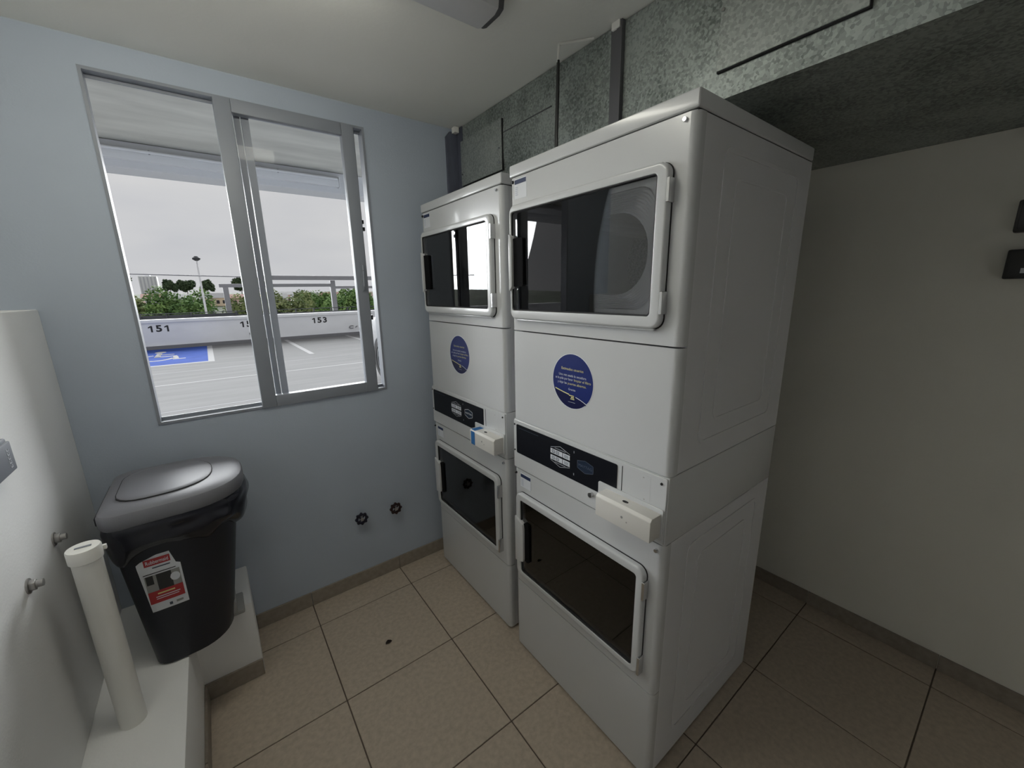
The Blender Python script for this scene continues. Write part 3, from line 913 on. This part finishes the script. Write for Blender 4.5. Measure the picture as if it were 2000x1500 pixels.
side_patch('label_print', lrect(.04, .86, .685, .70), INKBLACK, lb, .0018)
side_patch('label_print', lrect(.5, .58, .04, .09), PRINTDIM, lb, .0018)
side_patch('label_print', lrect(.68, .86, .05, .09), MATS['label_photo_grey'], lb, .0018)
so = [lab(.80 + .13 * math.cos(t), .53 + .075 * math.sin(t)) for t in [2 * math.pi * i / 20 for i in range(20)]]
side_patch('label_seal', so, LABELW, lb, .0022)

# ------------------------------------------------------------------ standpipe on the plinth
pp = tag(empty('standpipe', (-.352, 1.432, PZ)), 'white capped plastic pipe standing upright on the plinth', 'pipe')
b = B().tube((0, 0, 0), (0, 0, .565), .0305, .0305, 32)
b.obj('tube', PVC, pp, smooth=True)
b = B().loft([[(a, c, z) for a, c in circ(0, 0, r, 32)] for r, z in ((.0315, .545), (.0345, .548), (.0345, .580), (.033, .583))])
cpo = b.obj('cap', PVC, pp, smooth=True)
B().box(-.016, .016, -.0035, .0035, .583, .5845).obj('cap_mark', BOXGREY, cpo)
B().box(.030, .040, .010, .020, .555, .568).obj('cap_tab', PVC, cpo, bevel=.002)

# ------------------------------------------------------------------ bolts and grey box on the low partition
def hexr(r, x, y, z, n=6):
    return [(x, y + r * math.cos(2 * math.pi * i / n + .3), z + r * math.sin(2 * math.pi * i / n + .3)) for i in range(n)]
for y, z, lbl in ((1.619, .900, 'steel hex bolt in the low white wall, nearer the bin'), (1.393, .890, 'steel hex bolt in the low white wall, lower in the photo')):
    r_ = tag(empty('wall_bolt', (XCH, y, z)), lbl, 'bolt', 'bolts in the low wall')
    B().loft([hexr(.019, 0, 0, 0, 20), hexr(.019, .003, 0, 0, 20)]).obj('washer', BOLT, r_, smooth=True)
    B().loft([hexr(.014, .003, 0, 0), hexr(.014, .014, 0, 0)]).obj('nut', BOLT, r_, bevel=.001, seg=1)
    B().tube((.014, 0, 0), (.026, 0, 0), .009, .009, 12).obj('stud', BOLT, r_, smooth=True)
gb = tag(empty('switch_box', (XCH, 1.36, 1.213)), 'grey wall box with a white printed strip at the left edge', 'switch box')
B().box(0, .022, -.09, .088, -.042, .042).obj('housing', BOXGREY, gb, bevel=.006, seg=3)
cv = B().box(.0221, .029, -.083, .081, -.035, .035).obj('cover', BOXGREY, gb, bevel=.003)
st_ = B()
for k in range(5):
    z = .023 - k * .010
    st_.box(.0291, .0297, .046, .058, z - .0065, z - .005).box(.0291, .0297, .046, .048, z - .0065, z).box(.0291, .0297, .056, .058, z - .0065, z)
st_.obj('printed_strip', PRINTW, cv)

# ------------------------------------------------------------------ valve handwheels on the window wall
for x, z, mt, lbl in ((.498, .406, VALVEB, 'blue-black valve handwheel on the wall, nearer the bin'), (.685, .399, VALVER, 'reddish-black valve handwheel on the wall, nearer the dryers')):
    v = tag(empty('valve_wheel', (x, W, z)), lbl, 'valve', 'valve handwheels')
    B().tube((0, 0, 0), (0, -.045, 0), .010, .009, 12).obj('stem', BOLT, v, smooth=True)
    N = 64
    o1 = [((.031 + .0035 * math.cos(8 * t)) * math.cos(t), (.031 + .0035 * math.cos(8 * t)) * math.sin(t)) for t in [2 * math.pi * i / N for i in range(N)]]
    i1 = circ(0, 0, .019, N)
    B().ring(o1, i1, -.040, -.026, 'y').obj('rim', mt, v, bevel=.002)
    sb = B()
    for k in range(4):
        a = math.pi / 4 + k * math.pi / 2
        sb.tube((.006 * math.cos(a), -.034, .006 * math.sin(a)), (.021 * math.cos(a), -.033, .021 * math.sin(a)), .0042, .0042, 8)
    sb.obj('spokes', mt, v, smooth=True)
    B().tube((0, -.044, 0), (0, -.028, 0), .0085, .0095, 14).obj('hub', mt, v, smooth=True)
    B().tube((0, -.049, 0), (0, -.044, 0), .004, .004, 8).obj('nut', BOLT, v)

# ------------------------------------------------------------------ black boxes on the right wall
for y0, y1, z0, z1, lbl, mark in ((-.06, .117, 1.585, 1.680, 'black wall box with a small white tab on the right wall', True),
                                  (-.06, .119, 1.735, 1.835, 'plain black wall box, middle one at the right edge', False),
                                  (-.06, .100, 1.99, 2.05, 'plain black wall box just below the duct at the right edge', False)):
    k = tag(empty('wall_box', (XR, (y0 + y1) / 2, z0)), lbl, 'box', 'black boxes on the right wall')
    h = (y1 - y0) / 2
    B().box(-.055, 0, -h, h, 0, z1 - z0).obj('housing', BLACKPL, k, bevel=.006)
    B().box(-.060, -.0552, -h + .008, h - .008, .008, z1 - z0 - .008).obj('cover', BLACKPL, k, bevel=.002)
    if mark:
        B().box(-.063, -.0602, -.01, .052, .018, .034).obj('tab', PRINTW, k)

# dirt on the floor
tag(mk('dry_leaf', [(.43, 1.575, .004), (.445, 1.57, .006), (.462, 1.577, .003), (.458, 1.588, .002), (.446, 1.592, .006), (.434, 1.586, .003), (.446, 1.58, .009)],
       [(0, 1, 6), (1, 2, 6), (2, 3, 6), (3, 4, 6), (4, 5, 6), (5, 0, 6)], DIRT), 'tiny dark dry leaf lying on the floor tiles', 'leaf')

# ------------------------------------------------------------------ outside: roof parking deck
YP = 16.4
dk = struct(B().box(-14, 22, W + TH + .02, YP + .3, -.25, -.004).obj('floor_deck', CONC), 'pale concrete parking deck outside the window', 'parking deck')
def paint(name, pts, mat, z=-.0035, h=.0015):
    o = B().prism(pts, z, z + h, 'z').obj(name, mat, dk); return o
def prect(x0, x1, y0, y1):
    return [(x0, y0), (x1, y0), (x1, y1), (x0, y1)]
paint('blue_bay', prect(-2.4, -.13, 12.45, 16.3), ROADB)
paint('bay_line', prect(-.13, .0, 12.3, 16.35), ROADW)
paint('bay_line', prect(-2.4, -.13, 12.3, 12.45), ROADW)
paint('bay_line', prect(-2.5, -2.4, 12.3, 16.35), ROADW)
paint('bay_line', prect(2.08, 2.20, 11.9, 16.35), ROADW)
paint('bay_line', prect(4.16, 4.28, 11.9, 16.35), ROADW)
paint('bay_line', prect(6.3, 6.42, 11.9, 16.35), ROADW)
# wheelchair sign painted in the blue bay (head, back, seat, leg, wheel)
sg = B()
cx, cyy = -1.22, 14.2
sg.prism([(cx + .0 + .13 * math.cos(t), cyy + 1.15 + .22 * math.sin(t)) for t in [2 * math.pi * i / 16 for i in range(16)]], -.0018, -.0008, 'z')
sg.prism([(cx - .06, cyy + .0), (cx + .06, cyy + .0), (cx + .06, cyy + .88), (cx - .06, cyy + .88)], -.0018, -.0008, 'z')
sg.prism([(cx - .06, cyy - .06), (cx + .42, cyy - .06), (cx + .42, cyy + .10), (cx - .06, cyy + .10)], -.0018, -.0008, 'z')
sg.prism([(cx + .36, cyy - .75), (cx + .62, cyy - .75), (cx + .62, cyy - .62), (cx + .48, cyy - .62), (cx + .44, cyy - .06), (cx + .34, cyy - .06)], -.0018, -.0008, 'z')
sg.prism([(cx + .0, cyy + .44), (cx + .34, cyy + .40), (cx + .34, cyy + .52), (cx + .0, cyy + .56)], -.0018, -.0008, 'z')
N = 20
ro, ri = [], []
for i in range(N + 1):
    t = math.radians(110 + 230 * i / N)
    ro.append((cx + .02 + .40 * math.cos(t), cyy - .18 + .72 * math.sin(t)))
    ri.append((cx + .02 + .31 * math.cos(t), cyy - .18 + .58 * math.sin(t)))
for i in range(N):
    sg.prism([ro[i], ro[i + 1], ri[i + 1], ri[i]], -.0018, -.0008, 'z')
sg.obj('wheelchair_sign', ROADW, dk)
for k in range(4):      # thin expansion joints across the deck
    y = (9.5, 7.2, 5.0, 11.0)[k]
    B().box(-14, 22, y, y + (.03 if k else .05), -.0045, -.0032).obj('deck_joint', ROADW if k == 0 else PARBASE, dk)

pw = struct(empty('wall_parapet', (1.5, YP, 0)), 'pale parapet wall with painted bay numbers', 'parapet wall')
def ppart(b, name, mat, **k):
    o = b.obj(name, mat, None, **k); o.parent = pw; o.location = -Vector(pw.location); return o
ppart(B().box(-14, 22, YP, YP + .2, -.004, .80), 'parapet_body', PARAP)
ppart(B().box(-14, 22, YP - .05, YP + .25, .80, .90), 'coping', PARAP, bevel=.01)
ppart(B().box(-14, 22, YP - .06, YP, -.004, .10), 'base_strip', PARBASE)
for body, x in (('151', -1.22), ('152', 1.12), ('153', 3.35)):
    num = B()
    for k, ch in enumerate(body):
        cx_ = x + (k - 1) * .19
        if ch == '1':
            num.prism([(cx_ - .005, .525), (cx_ + .04, .525), (cx_ + .04, .715), (cx_ - .0, .715), (cx_ - .06, .680), (cx_ - .06, .645), (cx_ - .005, .668)], YP - .004, YP - .001, 'y')
        else:
            v, f = text_geo(ch, .27, bold=.010)
            num.add([(cx_ + q[0] * 1.15, YP - .004, .62 + q[1]) for q in v], f)
    ppart(num, 'bay_number', INKBLACK)
for x in (1.18, 4.48):
    b = B()
    b.path([(x + .09 * math.cos(t), YP - .03, .30 + .05 * math.sin(t)) for t in [math.radians(40 + 30 * i) for i in range(10)]], .016)
    b.tube((x + .13, YP - .05, .28), (x + .21, YP - .05, .33), .018)
    ppart(b, 'drain_spout', RAILM)

# soffit with downstand beam and pipe tray over the deck
SY, SZ_ = 3.92, 2.598
sf = struct(B().box(-8, 9, W + TH, SY + .25, SZ_, SZ_ + .3).obj('ceiling_soffit', SOFFIT), 'rough concrete soffit outside above the window', 'soffit')
struct(B().box(-8, 9, SY + .02, SY + .25, 2.432, SZ_ - .004).obj('ceiling_beam', EXTW), 'white edge beam under the soffit', 'beam')
tr = tag(empty('pipe_tray', (-1.5, SY, 2.55)), 'long white cable tray fixed along the outside beam', 'cable tray')
lpart(tr, B().prism([(SY + .02, 2.475), (SY - .03, 2.475), (SY - .035, 2.505), (SY - .035, 2.528), (SY - .02, 2.545), (SY + .02, 2.55)], -4.5, 1.085, 'x'), 'tray_body', EXTW, bevel=.003)
lpart(tr, B().tube((-4.5, SY - .042, 2.532), (1.075, SY - .042, 2.532), .010, .010, 10), 'tray_pipe', EXTW, smooth=True)
lpart(tr, B().box(1.085, 1.095, SY - .04, SY + .02, 2.47, 2.553), 'end_plate', EXTW)
lpart(tr, B().box(-.15, -.14, SY - .045, SY - .034, 2.52, 2.545).box(.62, .63, SY - .045, SY - .034, 2.52, 2.545), 'tray_clip', RAILM)

# steel frame and dark fence just beyond the parapet
YS = 17.6
fr = tag(empty('steel_frame', (2.5, YS, -.6)), 'grey steel frame of posts and rails beyond the parapet', 'steel frame')
lpart(fr, B().box(4.15, 4.33, YS - .08, YS + .08, -.6, 2.10), 'post', RAILM)
lpart(fr, B().box(.60, .76, YS - .08, YS + .08, -.6, 1.88), 'post', RAILM)
lpart(fr, B().box(1.7, 9.5, YS - .30, YS - .10, 2.11, 2.27), 'top_rail', RAILM, bevel=.02)
lpart(fr, B().box(.5, 4.3, YS - .07, YS + .07, 1.86, 1.98), 'lower_rail', RAILM, bevel=.01)
lpart(fr, B().box(4.3, 9.5, YS - .07, YS + .07, 1.78, 1.88), 'lower_rail', RAILM, bevel=.01)
tag(B().path([(-9, YS - .2, 2.36), (-1.8, YS - .2, 2.285), (1.2, YS - .2, 2.215), (1.66, YS - .2, 2.205)], .018).obj('wire', RAILM), 'thin overhead wire running left from the steel frame', 'wire')
fn = tag(empty('low_fence', (1, 17.0, -.6)), 'low dark fence behind the parapet coping', 'fence')
for i in range(24):
    x = -6 + i * .62
    lpart(fn, B().box(x, x + .04, 16.98, 17.02, -.6, 1.06), 'post', FENCE)
lpart(fn, B().box(-6, 8.3, 16.97, 16.985, 1.035, 1.06), 'rail', FENCE)
lpart(fn, B().box(-6, .9, 17.02, 17.03, .9, 1.0), 'rail', FENCE)
lpart(fn, B().box(-6, 8.3, 17.035, 17.05, .6, .93), 'screen', FENCE)

# ------------------------------------------------------------------ trees beyond the deck
LEAF = {}
def leaf_mat(name, a, c):
    mt = bpy.data.materials.new(name); mt.use_nodes = True
    n = mt.node_tree; bs = n.nodes['Principled BSDF']; bs.inputs['Roughness'].default_value = .9; bs.inputs['Specular IOR Level'].default_value = .1
    t = n.nodes.new('ShaderNodeTexCoord'); x = n.nodes.new('ShaderNodeTexNoise'); x.inputs['Scale'].default_value = 2.2; x.inputs['Detail'].default_value = 5
    r = n.nodes.new('ShaderNodeValToRGB'); r.color_ramp.elements[0].position = .35; r.color_ramp.elements[1].position = .65
    r.color_ramp.elements[0].color = (*a, 1); r.color_ramp.elements[1].color = (*c, 1)
    n.links.new(t.outputs['Object'], x.inputs['Vector']); n.links.new(x.outputs['Fac'], r.inputs['Fac']); n.links.new(r.outputs['Color'], bs.inputs['Base Color'])
    return mt
G1 = leaf_mat('leaf_fresh', (.07, .14, .05), (.20, .30, .10))
G2 = leaf_mat('leaf_olive', (.10, .14, .06), (.28, .31, .14))
G3 = leaf_mat('leaf_dark', (.05, .085, .05), (.12, .16, .085))
def tree(name, label, x, y, zb, zt, rx, ry, mat, nleaf, lsz, blobs, seed, group='trees beyond the deck'):
    r = random.Random(seed)
    root = tag(empty(name, (x, y, zb)), label, 'tree', group)
    H = zt - zb
    top = min(H, 3.2) if lsz < .3 else H * .8
    b = B()
    b.tube((0, 0, 0), (.1, 0, H * .45), .13, .09, 8)
    for k in range(4):
        a = k * 1.6 + r.random()
        b.tube((.1, 0, H * .42), (.1 + rx * .5 * math.cos(a), ry * .5 * math.sin(a), H * .7), .06, .02, 6)
    b.obj('trunk', BARK, root)
    cs = []
    for k in range(blobs):
        cs.append((r.uniform(-1, 1) * rx * .62, r.uniform(-1, 1) * ry * .6, H - top * r.uniform(.30, .78), r.uniform(.34, .5)))
    f = B()
    vs_, fs_ = [], []
    for k in range(nleaf):
        cx_, cy_, cz_, q = cs[r.randrange(blobs)]
        d = Vector((r.gauss(0, 1), r.gauss(0, 1), r.gauss(0, 1))).normalized()
        rad = r.uniform(.72, 1.0)
        p_ = Vector((cx_ + d.x * rx * q * rad, cy_ + d.y * ry * q * rad, cz_ + d.z * top * .30 * rad))
        u = Vector((r.gauss(0, 1), r.gauss(0, 1), r.gauss(0, .6))).normalized()
        v_ = u.cross(d + Vector((.01, .02, .03))).normalized()
        s_ = lsz * r.uniform(.6, 1.3)
        k0 = len(vs_)
        vs_ += [p_ - u * s_, p_ + v_ * s_ * .5, p_ + u * s_, p_ - v_ * s_ * .5]
        fs_.append((k0, k0 + 1, k0 + 2, k0 + 3))
    me = bpy.data.meshes.new('foliage'); me.from_pydata([tuple(q) for q in vs_], [], fs_); me.materials.append(mat)
    o = bpy.data.objects.new('foliage', me); C.objects.link(o); o.parent = root
    o['kind'] = 'stuff'
    return root
tree('broadleaf_tree', 'fresh green bushy tree left of the lamp post', -1.15, 26.8, -5, 2.2, 1.7, 1.3, G1, 12480, .095, 22, 1)
tree('broadleaf_tree', 'olive green tree at the left edge of the window view', -3.6, 29.5, -5, 2.2, 1.5, 1.2, G2, 10080, .095, 18, 2)
tree('broadleaf_tree', 'greyish olive tree just right of the lamp post', 1.6, 33, -5, 1.75, 1.3, 1.2, G2, 8400, .095, 16, 3)
tree('broadleaf_tree', 'yellow-green tree behind the window sash, left of the thick post', 3.6, 25.5, -5, 2.0, 1.6, 1.2, G2, 12000, .095, 22, 4)
tree('broadleaf_tree', 'dark green tree right of the thick post', 7.2, 25.5, -5, 2.0, 1.7, 1.2, G1, 12480, .095, 22, 5)
tree('broadleaf_tree', 'fresh green tree at the foot of the sash, centre', 6.0, 29.5, -5, 2.0, 1.6, 1.2, G1, 10080, .095, 18, 8)
tree('skyline_tree', 'dark round tree on the skyline above the town roofs', 14.3, 220, 2.0, 10.6, 3.1, 2.5, G3, 3600, .5, 12, 6, 'skyline trees')
tree('skyline_tree', 'dark spreading tree on the skyline beside the round one', 21.8, 226, 2.0, 10.0, 2.8, 2.5, G3, 3600, .5, 12, 9, 'skyline trees')
tree('skyline_tree', 'small dark skyline tree close to the lamp post', 2.2, 226, 2.0, 9.2, 2.6, 2.5, G3, 2800, .5, 10, 10, 'skyline trees')
tree('skyline_tree', 'low dark skyline tree right of the apartment block', -10.5, 224, 2.0, 8.8, 2.6, 2.5, G3, 2400, .5, 10, 11, 'skyline trees')
tree('skyline_tree', 'low wide skyline tree between block and lamp post', -5.0, 228, 2.0, 8.8, 3.4, 2.5, G3, 2800, .5, 10, 12, 'skyline trees')
tree('skyline_tree', 'dark tree left of the apartment block at the window edge', -24.0, 220, 2.0, 11.5, 2.4, 2.4, G3, 2800, .5, 10, 13, 'skyline trees')

# lamp post standing below the deck edge
lpz = -5
lp_ = tag(empty('lamp_post', (0.02, 23.6, lpz)), 'tall slender street lamp post rising behind the parapet', 'lamp post')
B().tube((0, 0, 0), (0, 0, 8.13), .075, .035, 12).obj('pole', EXTW, lp_, smooth=True)
B().loft([[(a, c, z) for a, c in circ(0, 0, r, 20)] for r, z in ((.05, 8.13), (.15, 8.19), (.16, 8.25), (.07, 8.33))]).obj('lamp_head', FENCE, lp_, smooth=True)

# ------------------------------------------------------------------ distant town
HILL = M('hillside', (.09, .10, .075), .95, spec=.05, noise=(.05, .3, (1, 1, 1)))
hv, hf = [], []
rh = random.Random(3)
NX, NY = 41, 8
for j in range(NY):
    for i in range(NX):
        y = 40 + j * 50
        x = -220 + i * 15
        z = -12 + 17 * (1 - math.exp(-max(0, (y - 60)) / 130)) + rh.uniform(-.5, .5) * (j / 4)
        hv.append((x, y, z))
for j in range(NY - 1):
    for i in range(NX - 1):
        a = j * NX + i
        hf.append((a, a + 1, a + NX + 1, a + NX))
struct(mk('ground_hillside', hv, hf, HILL, smooth=True), 'distant hillside below the town', 'hillside')
def hz(y):
    return -12 + 17 * (1 - math.exp(-max(0, (y - 60)) / 130))
def house(x, y, wd, dp, h, wc, rc, lbl, win_n=2, base=None):
    z0 = hz(y) - 1.2 if base is None else base
    R = tag(empty('house', (x, y, z0)), lbl, 'house', 'town houses on the hillside')
    h += 1.2
    B().box(-wd / 2, wd / 2, 0, dp, 0, h).obj('wall', wc, R)
    B().prism([(-.3, h), (dp + .3, h), (dp / 2, h + wd * .22)], -wd / 2 - .3, wd / 2 + .3, 'x').obj('roof', rc, R)
    for k in range(win_n):
        xx = -wd / 2 + wd * (k + .7) / (win_n + .4)
        B().box(xx - .45, xx + .45, -.05, .02, h - 2.0, h - .8).obj('window', FENCE, R)
HW1 = M('house_white', (0.71, 0.71, 0.71), .8); HW2 = M('house_cream', (0.68, 0.61, 0.46), .8); HW3 = M('house_yellow', (0.77, 0.61, 0.22), .8); HW4 = M('house_pink', (0.68, 0.46, 0.42), .8)
HW5 = M('house_blue', (0.44, 0.54, 0.71), .8)
RF1 = M('roof_red', (0.27, 0.13, 0.10), .8); RF2 = M('roof_grey', (0.23, 0.23, 0.23), .8); RF3 = M('roof_brown', (0.20, 0.14, 0.11), .8)
hs_ = [(10.5, 170, 6, 6, 3.0, HW4, RF1, 'pink house with a red roof on the hillside', 3), (16.0, 172, 3, 5, 4.2, HW3, RF3, 'narrow yellow house on the hillside', 1),
       (20.0, 160, 7, 6, 3.4, HW1, RF2, 'white house with a grey roof right of the yellow one', 3), (11.0, 140, 5.5, 6, 2.6, HW2, RF3, 'cream house below the pink one', 2),
       (15.0, 120, 4.5, 6, 2.6, HW5, RF2, 'pale blue house low on the hillside', 2), (21.0, 125, 5, 6, 2.8, HW1, RF1, 'white house with a red roof near the frame post', 2),
       (3.2, 180, 8, 6, 2.6, HW2, RF2, 'long cream house under the skyline trees', 4), (-5.9, 187, 6, 6, 2.4, HW1, RF2, 'long white house left of the lamp post', 3),
       (-16.0, 150, 5, 6, 3.2, HW4, RF1, 'pink house at the left edge of the window', 2), (-14.0, 190, 6, 6, 2.6, HW1, RF1, 'white house with a red roof below the apartment block', 2),
       (30.0, 165, 8, 6, 2.6, HW1, RF2, 'white house seen through the sash, leftmost', 3), (41.0, 170, 8, 6, 2.8, HW2, RF1, 'cream house seen through the sash, middle', 3), (52.0, 168, 8, 6, 2.8, HW1, RF3, 'white house seen through the sash near the thick post', 3),
       (62.0, 160, 9, 6, 5.0, HW1, RF2, 'tall white house seen in the gap beside the sash', 3), (26.5, 185, 6, 6, 3.0, HW4, RF2, 'pink house with a grey roof behind the sash stile', 2)]
for q in hs_:
    house(*q)
ab = tag(empty('apartment_block', (-19.0, 250, hz(250) - 2)), 'pale high-rise apartment block on the skyline', 'building')
HB = M('block_pale', (.80, .80, .82), .8); HB2 = M('block_grey', (.55, .55, .60), .8)
B().box(-3.0, 3.3, 0, 8, 0, 10.8 - (hz(250) - 2)).obj('wall', HB, ab)
hh = 10.8 - (hz(250) - 2)
for k in range(5):
    xx = -2.6 + k * 1.25
    B().box(xx, xx + .5, -.15, 0, .5, hh - .3).obj('balcony_bay', HB2, ab)
B().box(-1.0, 1.0, 2, 5, hh, hh + .8).obj('roof_room', HB, ab)

# ------------------------------------------------------------------ parked car seen in the gap beside the sash
car = tag(empty('car', (2.45, 7.30, 0)), 'white car parked outside, front wheel visible in the narrow window gap', 'car')
def cpart(b, name, mat, parent=None, **k):
    o = b.obj(name, mat, None, **k); o.parent = parent or car; return o
WR = .375
def arch(yc, r, n=10, up=True):
    return [(yc + r * math.cos(t), .36 + r * math.sin(t)) for t in [math.pi * i / n for i in range(n + 1)]]
prof = [(.74, .34), (.78, .60), (.74, .92), (.60, 1.10), (-.55, 1.22), (-.62, 1.23)]
prof += [(-3.45, 1.20), (-3.52, .9), (-3.50, .40), (-3.20, .34)]
prof += [(-2.72 - .44 * math.cos(t), .36 + .44 * math.sin(t)) for t in [math.pi * i / 10 for i in range(11)]]
prof += [(-2.2, .30), (-.50, .30)]
prof += [(0 - .44 * math.cos(t), .36 + .44 * math.sin(t)) for t in [math.pi * i / 10 for i in range(11)]]
bodyb = B().prism(prof, 0.02, 1.78, 'x')
cpart(bodyb, 'body', CARP, bevel=.03, seg=2, bang=60)
cab = [(-.75, 1.22), (-1.35, 1.70), (-3.0, 1.72), (-3.42, 1.20)]
cpart(B().prism(cab, .12, 1.68, 'x'), 'cabin', CARP, bevel=.05)
cpart(B().prism([(-.95, 1.26), (-1.42, 1.62), (-2.05, 1.64), (-2.05, 1.26)], .112, .12, 'x').prism([(-2.12, 1.26), (-2.12, 1.64), (-2.92, 1.64), (-3.2, 1.26)], .112, .12, 'x'), 'side_window', CARGL)
cpart(B().prism([(.45, .80), (.70, .78), (.72, .90), (.50, .95)], .0, .03, 'x'), 'headlight', CHROME)
cpart(B().box(-.12, .10, -1.20, -1.05, 1.20, 1.34), 'mirror', CARP, bevel=.02)
for (yy, xx, sgn) in ((0, 0, -1), (-2.72, 0, -1), (0, 1.62, 1), (-2.72, 1.62, 1)):
    n = 36
    prf = [(WR, .03), (WR, .19), (WR - .03, .215), (WR - .11, .21), (WR - .12, .17), (WR - .12, .03)]
    rings_ = []
    for a, d in prf:
        x_ = (xx + .22 - d) if sgn < 0 else (xx - .06 + d)
        rings_.append([(x_, yy + a * math.cos(2 * math.pi * i / n), WR + a * math.sin(2 * math.pi * i / n)) for i in range(n)])
    rings_.append(rings_[0])
    ty = cpart(B().loft(rings_, caps=False), 'tyre', TYRE, smooth=True)
    rb_ = B()
    xo = xx + .03 if sgn < 0 else xx + .13
    rb_.ring([(yy + (WR - .118) * math.cos(2 * math.pi * i / n), WR + (WR - .118) * math.sin(2 * math.pi * i / n)) for i in range(n)],
             [(yy + (WR - .145) * math.cos(2 * math.pi * i / n), WR + (WR - .145) * math.sin(2 * math.pi * i / n)) for i in range(n)], xo - .01, xo + .12)
    rb_.prism(circ(yy, WR, .065, 20), xo, xo + .03)
    for k in range(5):
        a = 2 * math.pi * k / 5 + .3
        d = Vector((math.cos(a), math.sin(a))); nn = Vector((-d.y, d.x))
        p0, p1 = d * .05, d * (WR - .13)
        q = [p0 + nn * .045, p0 - nn * .045, p1 - nn * .03, p1 + nn * .03]
        rb_.prism([(yy + w_.x, WR + w_.y) for w_ in q], xo + .002, xo + .028)
    cpart(rb_, 'rim', RIM, ty)
    cpart(B().prism(circ(yy, WR, WR - .15, 24), xo + .05, xo + .06), 'brake_disc', FENCE, ty)
